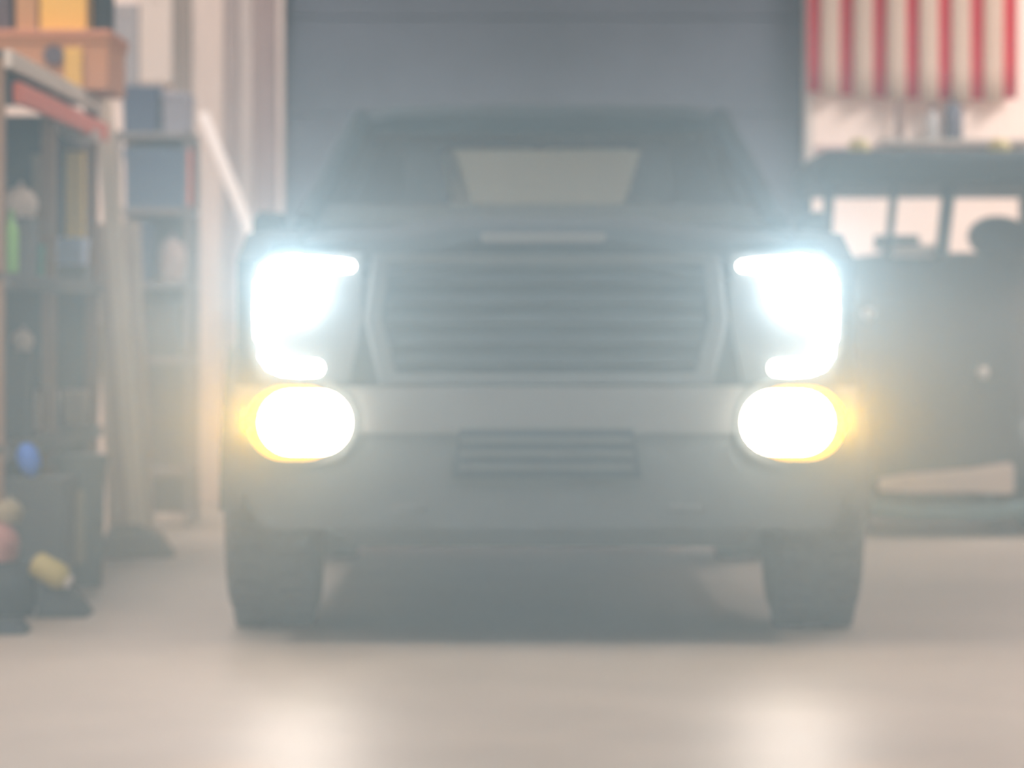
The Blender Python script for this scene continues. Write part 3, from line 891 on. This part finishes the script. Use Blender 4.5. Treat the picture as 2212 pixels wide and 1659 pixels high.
# --- on the floor in front of the rack
bm = new()
R = Matrix.Identity(4)
lathe(bm, [(.085, 0), (.09, .02), (.105, .50), (.115, .51), (.115, .54), (.10, .545)], 22)
tb = obj('dark_bin', bm, mat('bin_teal_grey', (0.085, 0.11, 0.11), .6), None, True, (-1.78, 2.8, 0)); tag(tb, 'tall dark teal round bin standing on the floor before the rack', 'bin')
bm = new(); box(bm, -.035, .03, -.112, -.085, .10, .40, .006); obj('olive_label', bm, mat('olive', (0.24, 0.22, 0.14), .7), tb)
crate('grey_tote', 'dark grey tote on the floor under the blue oval ball', 'tote', -1.925, -1.70, 1.62, 2.02, 0, .475, mat('tote_darkgrey', (0.07, 0.08, 0.08), .6), mat('tote_darkgrey', (0.07, .08, .08)))
bm = new(); ellipsoid(bm, (0, 0, 0), (.047, .047, .068), (0, math.radians(-14), 0), 24)
o = obj('blue_ball', bm, mat('ball_blue', (0.045, 0.24, 0.92), .4), None, True, (-1.853, 1.75, .5615)); tag(o, 'bright blue oval ball standing on the dark grey tote', 'ball')
bm = new(); ellipsoid(bm, (.016, 0, -.064), (.012, .012, .010), (0, 0, 0), 10)
obj('ball_valve', bm, mat('ball_blue', (0.045, 0.24, 0.92)), o, True)
sack('black_bag', 'slumped black bag on the floor, lowest of the stacked bags', 'bag', (-1.86, 1.28, 0), (.105, .14, .105), M_BLACK)
sack('rose_bag', 'rose pink bag lying on top of the black bag', 'bag', (-1.895, 1.28, .20), (.075, .10, .075), mat('bag_rose', (0.55, 0.26, 0.23), .8))
sack('tan_bag', 'small tan bag on top of the rose pink bag', 'bag', (-1.865, 1.30, .345), (.052, .07, .045), mat('bag_tan', (0.42, 0.36, 0.22), .8))
bm = new(); loft(bm, [[(-.10, -.14, 0), (.085, -.14, 0), (.085, .14, 0), (-.10, .14, 0)], [(-.09, -.13, .085), (.02, -.13, .085), (.02, .13, .085), (-.09, .13, .085)], [(-.07, -.1, .12), (-.03, -.1, .12), (-.03, .1, .12), (-.07, .1, .12)]])
tag(obj('tool_bag', bm, M_BLACK, None, True, (-1.655, 1.36, 0)), 'low black tool bag on the floor under the yellow canister', 'bag')
M_CAN = mat('canister_yellow', (0.55, 0.46, 0.13), .5)
bm = new()
mt = Matrix.Rotation(math.radians(118), 4, 'Y') @ Matrix.Rotation(0.25, 4, 'X')
lathe(bm, [(.035, -.075), (.048, -.065), (.050, .04), (.034, .062), (.022, .068)], 20, mt)
cn = obj('canister', bm, M_CAN, None, True, (-1.70, 1.24, .168)); tag(cn, 'yellow canister lying tilted on the black tool bag', 'canister')
bm = new(); tube(bm, [mt @ Vector((.021 * math.cos(2 * PI * k / 18), .021 * math.sin(2 * PI * k / 18), .078)) for k in range(18)], .007, 8, True)
o = obj('ring_cap', bm, mat('white_cap', (0.75, 0.68, 0.58), .5), cn, True); o['label'] = 'white ring at its mouth'
bm = new(); loft(bm, [[(-.16, -.10, 0), (.10, -.10, 0), (.10, .12, 0), (-.16, .12, 0)], [(-.15, -.08, .035), (.06, -.07, .045), (.07, .10, .045), (-.15, .10, .035)]])
tag(obj('rubber_mat', bm, M_BLACK, None, False, (-1.80, .60, 0)), 'flat folded black rubber mat on the floor nearest the camera', 'mat')

# repeats of a kind carry a common group phrase
for stem, phrase in (('blue_tote', 'blue totes on the grey shelf unit'), ('spray_bottle', 'bottles on the grey wall shelf'), ('timber_plank', 'timber leaning at the end of the rack'),
                     ('wall_board', 'boards hung on the back wall'), ('cardboard_box', 'boxes on the orange crate'), ('tan_box', 'tan boxes on the lower rack shelf'), ('grey_crate', 'grey crates on the shelves')):
    for ob in COL.objects:
        if ob.name.split('.')[0] == stem and ob.parent is None:
            ob['group'] = phrase
